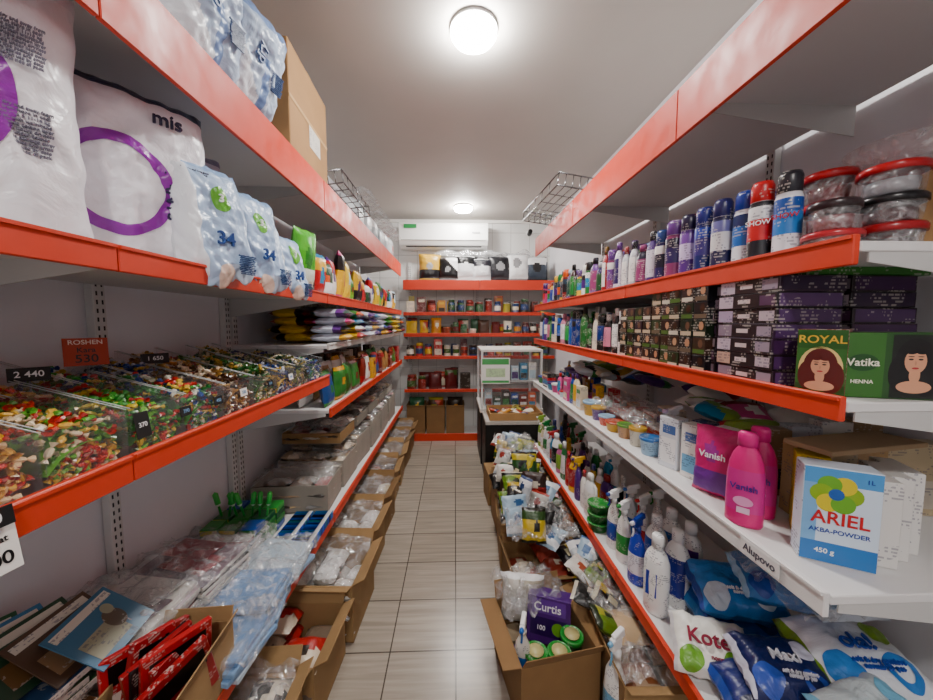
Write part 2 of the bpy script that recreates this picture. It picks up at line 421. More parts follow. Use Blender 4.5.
surf('wall_left', WL-.1, WL, WF, WB, 0, CZ, WALLM)
surf('wall_right', WRR, WRR+.1, WF, WB, 0, CZ, WALLM)
surf('wall_back', WL-.1, WRR+.1, WB, WB+.1, 0, CZ, BWM)
surf('wall_front', WL-.1, WRR+.1, WF-.1, WF, 0, CZ, WALLM)
mb = MB('trim_1'); slab(mb, WL, WRR, WB-.03, WB-.001, CZ-.04, CZ-.001, 'e8e5e0', MT); mb.build()
for lx, ly in ((.09, 1.72), (.1, 4.2), (.05, -.9)):  # last lamp is unseen, added behind the camera to lift the shadows
    mb = MB('ceiling_lamp')
    lathe(mb, T(lx, ly, CZ) @ Matrix.Rotation(math.pi, 4, 'X'), [(0, .001), (.108, .001), (.11, .012), (.106, .016)], 'f4f3f0', GL, 40)
    lathe(mb, T(lx, ly, CZ-.015) @ Matrix.Rotation(math.pi, 4, 'X'), [(.106, 0), (.105, .02), (.094, .036), (.065, .047), (.03, .052), (0, .053)], 'ffffff', LAMP, 32)
    mb.build()
# ------------------------------------------------------------------ SHELVING
OR = 'da4a24'; WH = 'e6e5e4'
def shelf_unit(side, a0, a1, levels, posts, wall, base=True):
    mb = MB('store_shelving')
    f = {'L': LX, 'R': RX, 'B': BY}[side]
    sg = {'L': -1, 'R': 1, 'B': 1}[side]
    def S(i0, i1, b0, b1, z0, z1, col, mat=ME, b=.002):
        p, q = sorted((f+sg*i0, f+sg*i1))
        if side == 'B': slab(mb, b0, b1, p, q, z0, z1, col, mat, b)
        else: slab(mb, p, q, b0, b1, z0, z1, col, mat, b)
    dep = abs(wall-f)
    for (z0, z1, zp, col, s0, s1) in levels:
        s0 = a0 if s0 is None else s0; s1 = a1 if s1 is None else s1
        S(.012, dep-.03, s0, s1, zp-.018, zp, WH)
        nseg = max(1, round((s1-s0)/.95)); L = (s1-s0)/nseg
        for k in range(nseg):
            S(0, .012, s0+k*L+.0015, s0+(k+1)*L-.0015, z0, z1, col, ME, .003)
            if z1-z0 < .1: S(-.004, 0, s0+k*L+.004, s0+(k+1)*L-.004, z1-.008, z1-.001, col, ME, .002)
        for k in range(nseg+1):
            y = min(max(s0+k*L, s0+.004), s1-.004)
            pts = [(dep-.035, zp-.018), (.03, zp-.018), (.03, zp-.035), (dep-.035, zp-.11)]
            vs = []
            for dy in (-.0015, .0015):
                for i, z in pts:
                    vs.append((y+dy, f+sg*i, z) if side == 'B' else (f+sg*i, y+dy, z))
            mb.add(Matrix(), vs, [(0, 1, 2, 3), (7, 6, 5, 4), (0, 1, 5, 4), (1, 2, 6, 5), (2, 3, 7, 6), (3, 0, 4, 7)], 'cfcfcd', ME)
    for p_ in posts:
        S(dep-.03, dep-.002, p_-.02, p_+.02, 0.0, 2.3, 'dedddb')
        z = .3
        while z < 2.25:
            for o in (-.009, .009): S(dep-.031, dep-.029, p_+o-.0025, p_+o+.0025, z, z+.014, '1c1c1c', MT, .0002)
            z += .028
    return mb.build()
H = (2.06, 2.21, 2.19, OR)
shelf_unit('L', -.4, 1.82, [H+(None, None), (1.6, 1.652, 1.64, OR, None, None), (1.18, 1.235, 1.215, OR, None, None), (.43, .482, .47, OR, None, None)], [-.35, .32, 1.17, 1.80], WL)
shelf_unit('L', 1.825, 4.3, [H+(None, None), (1.6, 1.652, 1.64, OR, None, None), (1.36, 1.395, 1.385, 'dcdad6', None, None), (1.005, 1.055, 1.045, OR, None, None), (.43, .482, .47, OR, None, None)], [1.86, 2.7, 3.5, 4.27], WL)
shelf_unit('R', .585, 3.0, [H+(-.8, None), (1.6, 1.652, 1.64, OR, None, None), (1.325, 1.37, 1.36, OR, None, None), (.955, 1.004, .998, 'ecebea', None, None), (.4, .455, .445, OR, None, None)], [.62, 1.4, 2.2, 2.97], WRR)
shelf_unit('B', -.64, 1.26, [(1.91, 2.03, 2.02, OR, None, None), (1.595, 1.635, 1.625, OR, None, None), (1.33, 1.375, 1.365, OR, None, None), (1.05, 1.09, 1.08, OR, None, None), (.63, .67, .66, OR, None, None), (.0, .095, .09, OR, None, None)], [-.6, .3, 1.2], WB)
# ------------------------------------------------------------------ BACK WALL
mb = MB('air_conditioner')
x0, x1, z0, z1 = -.7, .42, 2.46, 2.77
pr = [(0, z1), (-.2, z1), (-.23, z1-.03), (-.24, z0+.09), (-.2, z0+.03), (-.14, z0), (0, z0)]
vs = [(x, WB+p-.002, z) for x in (x0, x1) for p, z in pr]; n_ = len(pr)
mb.add(Matrix(), vs, [tuple(range(n_)), tuple(range(n_, 2*n_))[::-1]]+[(i, (i+1) % n_, n_+(i+1) % n_, n_+i) for i in range(n_)], 'f2f1ee', GL)
slab(mb, x0+.03, x1-.03, WB-.244, WB-.2, z0+.085, z0+.09, '6a6a6a', MT)
slab(mb, x0+.08, x1-.08, WB-.21, WB-.16, z0+.012, z0+.018, '3a3a3a', MT)
for i in range(12): slab(mb, x0+.08+i*.08, x0+.085+i*.08, WB-.2, WB-.05, z1, z1+.004, '9a9a9a', MT)
patch(mb, T(x0+.06, WB-.245, z1-.08), 0, .16, 0, .05, '3a9a5a', GL); patch(mb, T(x1-.2, WB-.245, z1-.14), 0, .1, 0, .02, 'b8b8b8', GL); mb.build()
mb = MB('security_camera')
lathe(mb, T(.98, WB, 2.7) @ FR, [(0, .001), (.03, .001), (.03, .012), (.008, .014), (.008, .06), (0, .06)], 'f0f0f0', GL, 16)
lathe(mb, T(.98, WB-.075, 2.665, 0, 75), [(0, 0), (.028, 0), (.03, .01), (.03, .08), (.024, .095), (.02, .09), (0, .09)], ['222222']*4+['111111', '111111'], GL, 16)
mb.build()
BK = ['8a2a1c', 'a85a2c', 'c8902a', '2f5a2a', 'a8a03a', 'e8e0c8', '6a1a1a', 'b8482c', '3a2a1a', '4a6a2a', 'f0e8d8', 'b8342c', '2a4a7a', '3a6a4a', 'd8b83a', '2a2420', 'd8d0c0', '5a4030']
mb = MB('grocery_jars'); row(mb, 'B', -.62, 1.24, 1.625, ['jar', 'can', 'jar', 'box'], BK, 2, .06, .07, 1.4, same=2)
row(mb, 'B', -.62, 1.24, 1.365, ['jar', 'can', 'tub', 'bag'], BK, 2, .05, .09, 1.2, same=2); mb.build()
mb = MB('canned_food'); row(mb, 'B', -.62, 1.24, 1.08, ['can', 'jar', 'box'], BK, 2, .06, .09, 1.35, same=2)
row(mb, 'B', -.62, .25, .66, ['jar', 'bag', 'box', 'jar'], BK, 2, .06, .09, 1.6, same=2); mb.build()
mb = MB('cardboard_box')
for i, x in enumerate((-.5, -.25, .0)):
    carton(mb, T(x, BY+.16, .09), .23, .28, .34, '9a7a52', .3, (80, 80, 60, 60))
    bagp(mb, T(x, BY+.15, .3), .2, .15, .24, R.choice(BK), R.choice(BK), R.choice(BK))
mb.build()
mb = MB('bagged_goods')
x = -.45; k = 0
while x < .98:
    w = R.uniform(.24, .3); c1 = ['c9a53a', '1c1c20', 'e8e8ea', 'd8d8da', '26262c', 'f0f0f0', '3c4a5a', '1a1a1e'][k % 8]
    for q in range(2):
        bagp(mb, T(x+w/2+q*.05, BY+.1+q*.15, 2.03, R.uniform(-14, 14), -8), w, .15, R.uniform(.26, .36), c1, R.choice(['141418', 'f0f0f0', '303038']), R.choice(['e8e8e8', '9a9a9c', '16161a']), 16)
    x += w*.8; k += 1
drape(mb, .35, BY+.16, 2.36, 1.2, .28, .08, 3, 0, 30)
mb.build()
# ------------------------------------------------------------------ COUNTER
mb = MB('display_counter')
cx0, cx1, cy0, cy1 = .27, .92, 3.62, 4.2
slab(mb, cx0, cx1, cy0, cy1, 0.0, .56, '17171a', ME)
slab(mb, cx0-.01, cx1+.01, cy0-.01, cy1, .56, .6, 'e9e6e0', ME)
for x in (cx0+.012, cx1-.012):
    for y in (cy0+.012, cy1-.012): slab(mb, x-.012, x+.012, y-.012, y+.012, .6, 1.2, 'e8e8e8', ME)
slab(mb, cx0, cx1, cy0, cy1, 1.2, 1.225, 'e9e6e0', ME)
slab(mb, cx0+.02, cx1-.02, cy0+.03, cy1-.02, .88, .888, 'd8d8d6', ME)
slab(mb, cx0+.02, cx1-.02, cy0+.004, cy0+.009, .6, 1.2, 'ffffff', CL)
slab(mb, cx0+.003, cx0+.008, cy0+.02, cy1-.02, .6, 1.2, 'ffffff', CL)
for zz in (.601, .889):
    for i in range(6): pbox(mb, T(cx0+.09+i*.095, cy0+.15, zz), .08, .1, R.uniform(.1, .2), R.choice(VIV), R.choice(VIV), 'f4f4f4')
mb.build()
mb = MB('counter_sign')
box(mb, T(.42, cy0-.03, .87, 0, -4), .3, .008, .27, 'f4f4f0', MT)
Ms = T(.42, cy0-.03, .87, 0, -4) @ T(0, -.0045, 0)
patch(mb, Ms, -.14, .14, .2, .26, '5ab06a', GL); patch(mb, Ms, -.1, .1, .07, .16, 'c8e0b8'); patch(mb, Ms, -.14, .14, .01, .035, '5ab06a', GL); mb.build()
mb = MB('wooden_tray')
carton(mb, T(.57, 3.36, .592), .5, .34, .07, 'c09a68', 0, t=.012, inner='c09a6a')
for i in range(14): rnd(mb, 'bag', T(.57+R.uniform(-.16, .16), 3.36+R.uniform(-.1, .1), .62+R.uniform(0, .02), R.uniform(0, 360), 80), BK, .7)
mb.build()
mb = MB('side_table')
slab(mb, .28, .9, 3.16, 3.56, .56, .59, 'c8c4be', ME)
for x in (.3, .88):
    for y in (3.19, 3.54): slab(mb, x-.015, x+.015, y-.012, y+.015, 0, .56, '1a1a1c', ME)
slab(mb, .28, .9, 3.165, 3.175, .0, .56, '141416', ME); slab(mb, .28, .29, 3.18, 3.55, .0, .56, '141416', ME); mb.build()
# ------------------------------------------------------------------ LEFT TOP SHELF GOODS
def packfn(base, foot=None, head=None, tx=True, shade='cfcdd6'):
    def f(u, v, s):
        if foot and v < -.84: return foot
        if head and v > .84: return head
        return base
    return f
def diaper(name, x, y, z, rz, rx, w, d, h, fn, txt=(), seed=1, rings=(), sag=None, lean=0):
    mb = MB(name); M = T(x, y, z, rz, rx)
    P = pillow(mb, M, w, d, h, fn, FI, 44, 56, .015, 4, seed, sag, lean)
    for (cu, cv, r0, r1, col) in rings: ringdecal(mb, M, P, w, h, cu, cv, r0, r1, col)
    for (body, size, u, v, rot, col) in txt:
        p = P(u, v, -1, .008)
        mb.text(body, size, M @ T(*p) @ FR @ Matrix.Rotation(math.radians(rot), 4, 'Z'), col, .003)
    return mb.build()
FINE = 'keep dry and away from\nchildren store in cool\nplace size 5 11-16 kg\nsoft stretch waistband\nbreathable cotton layer\nup to 12 hours dryness\nmade under licence\nkeep this package away\nfrom babies and small\nchildren use by date\nsee the side of pack'
diaper('diaper_package', -.86, .64, 1.655, 54, 0, .34, .18, .49, packfn('f6f5f9', head='ececf2'), [('dia', .055, .3, .84, 0, '2a2550'), (FINE, .0075, .5, -.2, 0, '8a8898'), (FINE, .0065, .5, .35, 0, '9a98a8')], 3, [(-.15, -.02, .083, .108, '9c2cae')], (.02, .03), .02)
diaper('diaper_package', -.82, .96, 1.655, 54, 0, .31, .18, .43, packfn('f4f3f8', head='2a2f5a'), [('PANTS', .04, .3, -.12, -90, '3a3560'), ('mis', .045, .3, .66, 0, '2a2550'), (FINE, .0065, .66, .1, 0, '8a8898')], 8, [(-.34, -.1, .085, .108, '9c2cae')], (.02, .04), .03)
diaper('diaper_package', -.93, 1.22, 1.655, 60, 2, .28, .15, .42, packfn('d4d4de', head='8a8aa8'), (), 15)
def bluefn(u, v, s):
    if v > .86: return '9ab8dc'
    if u < -.6: return 'eef3f8'
    if v < -.5 and u > 0: return 'd4e2f2'
    return 'b4cbe6'
for i, (x, y, rz, w, h) in enumerate(((-.665, 1.02, 66, .2, .29), (-.68, 1.25, 72, .23, .29), (-.685, 1.48, 76, .19, .2))):
    diaper('diaper_package', x, y, 1.655, rz, 0, w, .11, h, bluefn, [('34', .05, .0, -.15, 0, '2a5a9a'), ('3', .03, .05, .45, 0, 'ffffff'), (FINE, .005, .55, -.5, 0, '4a6a9a')], 20+i, [(.05, .45, 0, .026, '6fb83a'), (-.1, -.7, 0, .03, 'f0d8c8')], (.004, .085), .22)
mb = MB('snack_bags')
bagp(mb, T(-.70, 1.64, 1.65, 78, 5), .15, .07, .27, '58b82a', 'e8f0e0', '2a8a2a', 14)
cs_ = [('1a1a1a', 'c3202c'), ('c3202c', 'e8ba22'), ('2a5a3a', 'f0f0f0'), ('f4f2ee', 'c3202c'), ('e8ba22', '1a1a1a'), ('e8c81a', 'e8c81a'), ('3a8a3a', '8ac83a'), ('d8b020', '2a2a2a')]
y = 1.78
for i in range(21):
    c = cs_[i % 8]; big = 1.3 if i in (4, 5) else 1
    bagp(mb, T(-.74-R.uniform(0, .03), y+.05, 1.65, 88+R.uniform(-12, 12), R.uniform(-4, 5)), .13, .07, R.uniform(.17, .25)*big, c[0], c[1], R.choice(VIV), 10)
    if i % 2: bagp(mb, T(-.9, y, 1.645, 90, 2), .14, .08, R.uniform(.24, .32), R.choice(VIV), c[1], R.choice(VIV), 8)
    y += .116
mb.build()
for i, (y, z, rx) in enumerate(((1.10, 2.215, 3), (1.3, 2.22, 12))):
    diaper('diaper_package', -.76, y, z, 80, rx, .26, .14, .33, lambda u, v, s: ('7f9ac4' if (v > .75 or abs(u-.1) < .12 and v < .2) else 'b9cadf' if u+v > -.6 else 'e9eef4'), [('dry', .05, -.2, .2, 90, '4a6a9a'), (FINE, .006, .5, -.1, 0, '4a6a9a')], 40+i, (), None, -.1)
mb = MB('cardboard_box'); M = T(-.86, 1.72, 2.215, 92)
box(mb, M, .46, .38, .42, 'b08c60', CA, .003); box(mb, M @ T(0, 0, .42), .06, .38, .0015, 'd0b888', MT, .0003); patch(mb, M @ T(0, -.191, 0), -.02, .12, .1, .2, 'e8e4dc'); patch(mb, M @ T(0, -.1915, 0), -.23, .23, .195, .21, 'c8a878', MT); mb.build()
def rack(name, M, w, d, h, nx=9, ny=6):
    mb = MB(name)
    r = .0028
    for lvl in (0, h):
        tube(mb, [M @ Vector(p) for p in ((-w/2, -d/2, lvl), (w/2, -d/2, lvl), (w/2, d/2, lvl), (-w/2, d/2, lvl), (-w/2, -d/2, lvl))], r*1.4, '8a8a8c', CH)
    for i in range(nx+1):
        x = -w/2+w*i/nx
        tube(mb, [M @ Vector(p) for p in ((x, -d/2, h), (x, -d/2, 0), (x, d/2, 0), (x, d/2, h))], r, '8a8a8c', CH, 5)
    for i in range(ny+1):
        y = -d/2+d*i/ny
        tube(mb, [M @ Vector(p) for p in ((-w/2, y, h), (-w/2, y, 0), (w/2, y, 0), (w/2, y, h))], r, '8a8a8c', CH, 5)
    return mb.build()
rack('wire_basket', T(-.78, 2.28, 2.235, 0, 0, -8), .36, .6, .07)
rack('wire_basket', T(.77, 2.4, 2.255, 5, 0, 7), .44, .7, .07, 10, 5)
mb = MB('plastic_wrapped_goods')
for i in range(6):
    M = T(-.80, 2.75+i*.26, 2.195, 90+R.uniform(-10, 10))
    bagp(mb, M, .26, .2, R.uniform(.2, .3), R.choice(['c8cdd0', 'b8bdc0', 'a8b0b4']), 'e0e0e0', R.choice(['d8d8d8', '8a9aa0', 'b85a4a']), 10)
    drape(mb, -.78, 2.75+i*.26, 2.48, .34, .28, .06, i, 0, 14)
mb.build()
# ------------------------------------------------------------------ CANDY BINS
def candy(mb, M, s, c):
    lathe(mb, M, [(.55*s, -1.25*s), (.14*s, -.7*s), (.42*s, -.45*s), (.5*s, 0), (.42*s, .45*s), (.14*s, .7*s), (.55*s, 1.25*s)], c, GL, 6, 1, .8, False)
PAL = [['d8a84a', 'f0e4c8', 'b08a2a', 'c0402a', 'a84820'], ['c82a1c', 'e0b03a', 'f0d4a8', 'b02018', 'd0a04a'], ['c83a1c', 'e0b84a', 'c02a20', 'e8d8b8', '6aa83a'], ['3a922a', '7ac03a', 'd8c040', 'c03020', '2a7a24'], ['2a823a', 'c03028', '2a5098', 'd8b84a', 'e0e0d0', '3a9a2a'], ['6a3a20', 'e0d0b8', '4a2a14', 'b8924a', '9a743a'], ['2a6a2c', '3a8a2a', 'b8983a', 'e0d8b8', '3a5a20'], ['2a529a', '2a3a6a', 'c8ccd8', 'c0a03a'], ['b0a060', '2a5a3a', '3a3a6a', 'e0d8c0', '7a7a3a'], ['2a62aa', '3a3a8a', 'e0d8c8', '2a7a4a']]
BINW = .152
cm = MB('wrapped_candies'); bm = MB('candy_bins')
for i in range(10):
    y0 = .28+i*BINW; y1 = y0+BINW-.006; lv = R.uniform(1.05, 1.3)
    for rr_, (xa, xb, hb) in enumerate(((-.675, -.9, .095), (-.91, -1.12, .12))):
        z0_ = 1.217
        slab(bm, xa-.003, xa, y0, y1, z0_, z0_+hb+.01, 'ffffff', CL, .0005)
        for yy in (y0, y1-.003):
            vs = [(xa-.003, yy, z0_), (xb, yy, z0_), (xb, yy, z0_+hb+.07), (xa-.003, yy, z0_+hb+.01)]
            vs += [(a, b+.003, c) for a, b, c in vs]
            bm.add(Matrix(), vs, [(0, 1, 2, 3), (7, 6, 5, 4), (0, 4, 5, 1), (1, 5, 6, 2), (2, 6, 7, 3), (3, 7, 4, 0)], 'ffffff', CL)
            tube(bm, [(xa, yy+.0015, z0_+hb+.011), (xb, yy+.0015, z0_+hb+.071)], .0011, 'c8cccc', GL, 5)
        pal = PAL[(i if rr_ == 0 else (i*3+2) % 10)]
        n = 6; vs = []; fs = []
        for a in range(n+1):
            for b_ in range(n+1):
                u = a/n; v = b_/n
                hh = (hb*.5+.03*u+.02*math.sin(math.pi*v)-.01)*lv
                vs.append((xa-.006+(xb-xa+.012)*u, y0+.005+(y1-y0-.01)*v, z0_+hh*(0.55+.45*math.sin(math.pi*min(1, v*.999+.0005))**.3)))
        for a in range(n):
            for b_ in range(n): q = a*(n+1)+b_; fs.append((q, q+1, q+n+2, q+n+1))
        cm.add(Matrix(), vs, fs, pal[-1], GL, True)
        for k in range(115):
            u = R.random(); v = R.uniform(.1, .9)
            hh = (hb*.5+.035*u+.035*math.sin(math.pi*v))*lv+R.uniform(-.012, .014)
            candy(cm, T(xa-.016+(xb-xa+.03)*u, y0+(y1-y0)*v, z0_+hh) @ Matrix.Rotation(R.uniform(0, 6.3), 4, 'Z') @ Matrix.Rotation(1.57+R.uniform(-.6, .6), 4, 'X'), R.uniform(.012, .016), R.choice(pal))
        if rr_ == 0:
            for k in range(44):
                candy(cm, T(xa-.016, y0+R.uniform(.018, BINW-.022), z0_+R.uniform(.01, hb*.72)) @ Matrix.Rotation(R.uniform(-.4, .4), 4, 'Z') @ Matrix.Rotation(R.uniform(0, 3), 4, 'X'), .014, R.choice(pal))
cm.build(); bm.build()
def tag(x, y, z, w, h, base, ink, lines, rz=60, stick=True, rx=-8):
    mb = MB('price_tag'); M = T(x, y, z, rz, rx)
    box(mb, M, w, .0015, h, base, MT, .0004)
    for body, size, v, c in lines: mb.text(body, size, M @ T(0, -.0015, h*v) @ FR, c, .0003)
    if stick: tube(mb, [M @ Vector((0, .002, 0)), M @ Vector((0, .002, -.12))], .0018, '8a8a8a')
    mb.build()
tag(-1.0, .98, 1.385, .085, .075, 'c2502a', 'x', [('ROSHEN', .017, .84, 'f8ece0'), ('Kara', .019, .56, '1a1a1a'), ('530', .03, .24, '1a1a1a')], 50)
tag(-.99, .84, 1.365, .065, .032, '1a1a1a', 'x', [('2 440', .02, .5, 'f0f0f0')], 50)
tag(-.97, 1.16, 1.37, .07, .032, '1a1a1a', 'x', [('1 650', .018, .5, 'f0f0f0')], 50)
tag(-.643, .475, 1.212, .07, .028, '1c1c1c', 'x', [('E240', .022, .5, 'f4f4f4')], 84, False)
tag(-.641, .475, 1.145, .075, .065, 'f6f4ee', 'x', [('Drim kpat', .013, .75, '2a2a2a'), ('5 300', .026, .32, '1a1a1a')], 84, False)
tag(-.668, .76, 1.255, .035, .055, '1c1c1c', 'x', [('370', .014, .5, 'f4f4f4')], 90, False)
for yy, t_ in ((.88, '390'), (1.0, '450'), (1.12, '520'), (1.28, '610'), (1.44, '480'), (1.6, '350')):
    tag(-.669, yy, 1.27, .035, .024, R.choice(['1c1c1c', '1c1c1c', 'f2f0ea']), 'x', [(t_, .013, .5, '8ab0d0')], 90, False)
# ------------------------------------------------------------------ LEFT FAR SHELVES
mb = MB('noodle_packs')
bagc = [('d8b81a', '1a1a1a'), ('c8a81a', '3a8a3a'), ('c8ccd8', '6a3a8a'), ('7a5a9a', 'e8e8f0'), ('e8e8f0', '2a4a8a'), ('4a9a3a', 'e8d83a')]
for st in range(9):
    y = 1.95+st*.26
    for xx in (-.8, -1.02):
        c = bagc[st % 6] if st else (bagc[0] if xx < -.9 else bagc[2])
        for k in range(4):
            bagp(mb, T(xx+R.uniform(-.015, .015), y+R.uniform(-.01, .01)+.08, 1.42+k*.045, 90+R.uniform(-8, 8), 90), .2, .05, .2, c[0], c[1], R.choice(VIV), 9)
drape(mb, -.8, 2.3, 1.62, .26, .3, .05, 4, 0, 20)
mb.build()
mb = MB('snack_boxes')
row(mb, 'L', 1.86, 4.28, 1.047, ['bag', 'bag', 'box'], ['3a8a3a', 'b3202c', 'f4f2ee', 'd8a81a', 'b8905a', 'e8e8e8', '2a5a98', '4a6a2a', '8a2a1a'], 2, .05, .1, 1.3, same=2)
row(mb, 'L', 1.86, 4.28, 1.048, ['box'], ['4a2a1a', '8a6a4a', 'e8e0d0'], 1, .33, .1, 1.5, same=3)
mb.build()
def tray(x, y, z, w, d, h, cols, seed, rz=0, col='a8a298', flap=0, fh=.05, wrap=True):
    mb = MB('goods_carton' if flap else 'goods_tray')
    carton(mb, T(x, y, z, rz), w, d, h, col, flap, (30, 60, 55, 20), inner='77726a' if not flap else '8a6c48')
    nx = max(1, int(w/.12)); ny = max(1, int(d/.1))
    lv = max(1, int((h-.01)/fh))
    for i in range(nx):
        for j in range(ny):
            for k in range(max(0, lv-3), lv+(R.random() < .5)):
                M = T(x, y, z, rz) @ T(-w/2+w*(i+.5)/nx, -d/2+d*(j+.5)/ny, .028+k*fh+R.uniform(0, .01), R.uniform(-10, 10), 82+R.uniform(-6, 10)) @ T(0, 0, -(d/ny)*.5)
                bagp(mb, M, w/nx*.93, fh*.95, d/ny*1.05, R.choice(cols), R.choice(cols), R.choice(cols), 7)
    if wrap: drape(mb, x, y, z+h+.03, w*1.0, d*1.0, .05, seed, rz, 20, WR, drop=.03)
    mb.build()
GR = ['d8d4cc', 'a8a49c', 'e8e4dc', 'a89078', '8a8a8a', 'b87a7a', '4a4440', 'c8b088']
tray(-.90, 1.98, .472, .4, .26, .15, GR, 1, 3)
tray(-.90, 2.3, .472, .4, .3, .17, ['d8c8b0', 'e8dcc8', 'c0aa8a', '8a6a4a'], 2)
tray(-.90, 2.65, .472, .4, .32, .2, GR, 3, -3)
tray(-.90, 3.02, .472, .42, .32, .22, ['e8e0d8', 'a05a4a', 'f0ece8', '6a4a3a'], 4)
tray(-.90, 3.4, .472, .42, .34, .22, ['f4e4e4', 'a04a4a', 'd8d4cc', '5a4a4a'], 5, 2)
tray(-.90, 3.8, .472, .42, .34, .24, GR, 6)
for i in range(5):
    y = 2.32+i*.38
    tray(-.9, y, .472+.27, .36, .3, .07, GR+['8a3a3a', 'd8c8a0'], 30+i, R.uniform(-3, 3), R.choice(['a8a298', 'a08258', '908a80']))
# ------------------------------------------------------------------ LEFT LOW NEAR SHELF (stationery)
mb = MB('wrapped_notebooks')
for (x, y, n_, w, d, rz) in ((-.99, 1.0, 13, .3, .23, 92), (-.97, 1.24, 11, .3, .22, 86), (-.99, 1.44, 6, .26, .17, 95)):
    for k in range(n_):
        c = R.choice(['886a78', 'b8a8b0', '5a4a5a', 'c8c0b8', 'd0d0d0', '88404a', '4a5a7a', 'd4d0c8', '2a2a30'])
        box(mb, T(x+R.uniform(-.008, .008), y+R.uniform(-.006, .006), .473+k*.014, rz+R.uniform(-4, 4)), d, w, .013, 'e4e0d8', PR, .001, top=c)
    zt = .473+n_*.014
    for k in range(3): box(mb, T(x+R.uniform(-.03, .03), y-.07+k*.07, zt+.001+k*.0045, rz+R.uniform(-12, 12)), .1, w*R.uniform(.5, .85), .004, ['a83a4a', '8a7a88', '3a2a3a', 'd8d4d0', '5a2a3a'][R.randint(0, 4)], PR, .001)
    drape(mb, x, y, zt+.028, .37, .27, .045, y*7, rz-90, 28)
mb.build()
mb = MB('folded_light_blue_textiles')
for (x, y, k_) in ((-.735, 1.2, 5), (-.74, 1.4, 4), (-.72, 1.04, 4)):
    for k in range(k_):
        box(mb, T(x+R.uniform(-.01, .01), y+R.uniform(-.01, .01), .473+k*.018, R.uniform(-12, 12)), .22, .2, .017, R.choice(['8fb0d4', 'a9c4e0', '7aa0cc', 'c8d8e4']), FI, .005)
    drape(mb, x, y, .473+k_*.018+.018, .28, .26, .05, y*9, 0, 24)
mb.build()
mb = MB('cleaning_sponges')
for i in range(3):
    for j in range(3):
        for k in range(4): box(mb, T(-1.09+i*.085, 1.55+j*.09, .473+k*.03, R.uniform(-5, 5)), .075, .085, .028, R.choice(['2f8a3a', '3aa84a', '1f6a3a', '2a5aa8']), GL, .003, front=R.choice(['e0d050', '2f8a3a']))
for i in range(7):
    a = -1.1+i*.035
    lathe(mb, T(a, 1.62, .594, 0, 0, R.uniform(-20, 20)), [(0, 0), (.006, 0), (.005, .05), (.012, .06), (.012, .11), (0, .12)], [R.choice(['2fa84a', '4ac85a'])]*2+['d8e8d8', '3ab84a', '3ab84a'], GL, 8)
mb.build()
mb = MB('marker_pens')
for i in range(34):
    y = 1.5+i*.009; c = R.choice(['1f4fb8', '2a6ad8', '1a1a3a', '1f8a9a', '2a7ae0', '3a3a5a'])
    for k in range(4):
        for xx in (-.79, -.69):
            lathe(mb, T(xx, y, .482+k*.0095) @ Matrix.Rotation(1.5708, 4, 'Y'), [(0, -.045), (.0042, -.045), (.0042, .02), (.0046, .02), (.0046, .04), (.003, .045), (0, .045)], [c, c, c, 'e8e8e8', c, c], GL, 6)
mb.build()
mb = MB('card_game_carton')
carton(mb, T(-.74, .85, .473, 4), .19, .26, .16, 'b09268', .4, (60, None, 70, 80))
for i in range(7):
    c = R.choice(['c0242c', 'a81a24', 'c83848', '2a2226'])
    M = T(-.80+i*.021, .84+R.uniform(-.02, .02), .53+R.uniform(-.01, .02), 70+R.uniform(-14, 14), R.uniform(-6, 6), R.uniform(-18, 18)); box(mb, M, .15, .016, .16, c, PR, .002)
    patch(mb, M @ T(0, -.0085, 0), -.06, .02, .03, .07, 'e8d8d0'); patch(mb, M @ T(0, -.0085, 0), -.06, .06, .09, .14, '1c1416', GL)
mb.build()
mb = MB('coloring_books')
for k in range(13): box(mb, T(-1.0+R.uniform(-.02, .02), .72+R.uniform(-.02, .02), .473+k*.016, R.uniform(-12, 12)), .2, .24, .015, R.choice(['f4ece4', 'e8e0d8']), PR, .001, top=R.choice(['3a6a3a', '6a4a30', '2a5a8a', 'c8503a']))
for i, (c, c2, c3) in enumerate((('6a5444', '7a8a5a', 'c8b890'), ('3a6a4a', 'b8a84a', '984a3a'), ('4a88b0', 'd8d0c0', '3a5a8a'), ('3a5a44', '8a6a43', 'd8d8c8'), ('6a5240', 'a88868', '4a6a4a'), ('4a80a0', 'a8a890', '6a5a4a'))):
    M = T(-1.07+i*.045, .68+i*.04, .70-.004*i, 55+i*9, -52); box(mb, M, .18, .003, .15, c, GL, .001, front=c)
    F = M @ T(0, -.0018, 0); patch(mb, F, -.07, .03, .02, .08, c2, PR); disc(mb, F, .024, .03, c3, PR, cx=.03, cz=.07, y=-.0008); disc(mb, F, .014, .016, c2, GL, cx=.04, cz=.1, y=-.0009); patch(mb, F, -.08, .08, .12, .14, 'e0dcd0', PR)
mb.build()
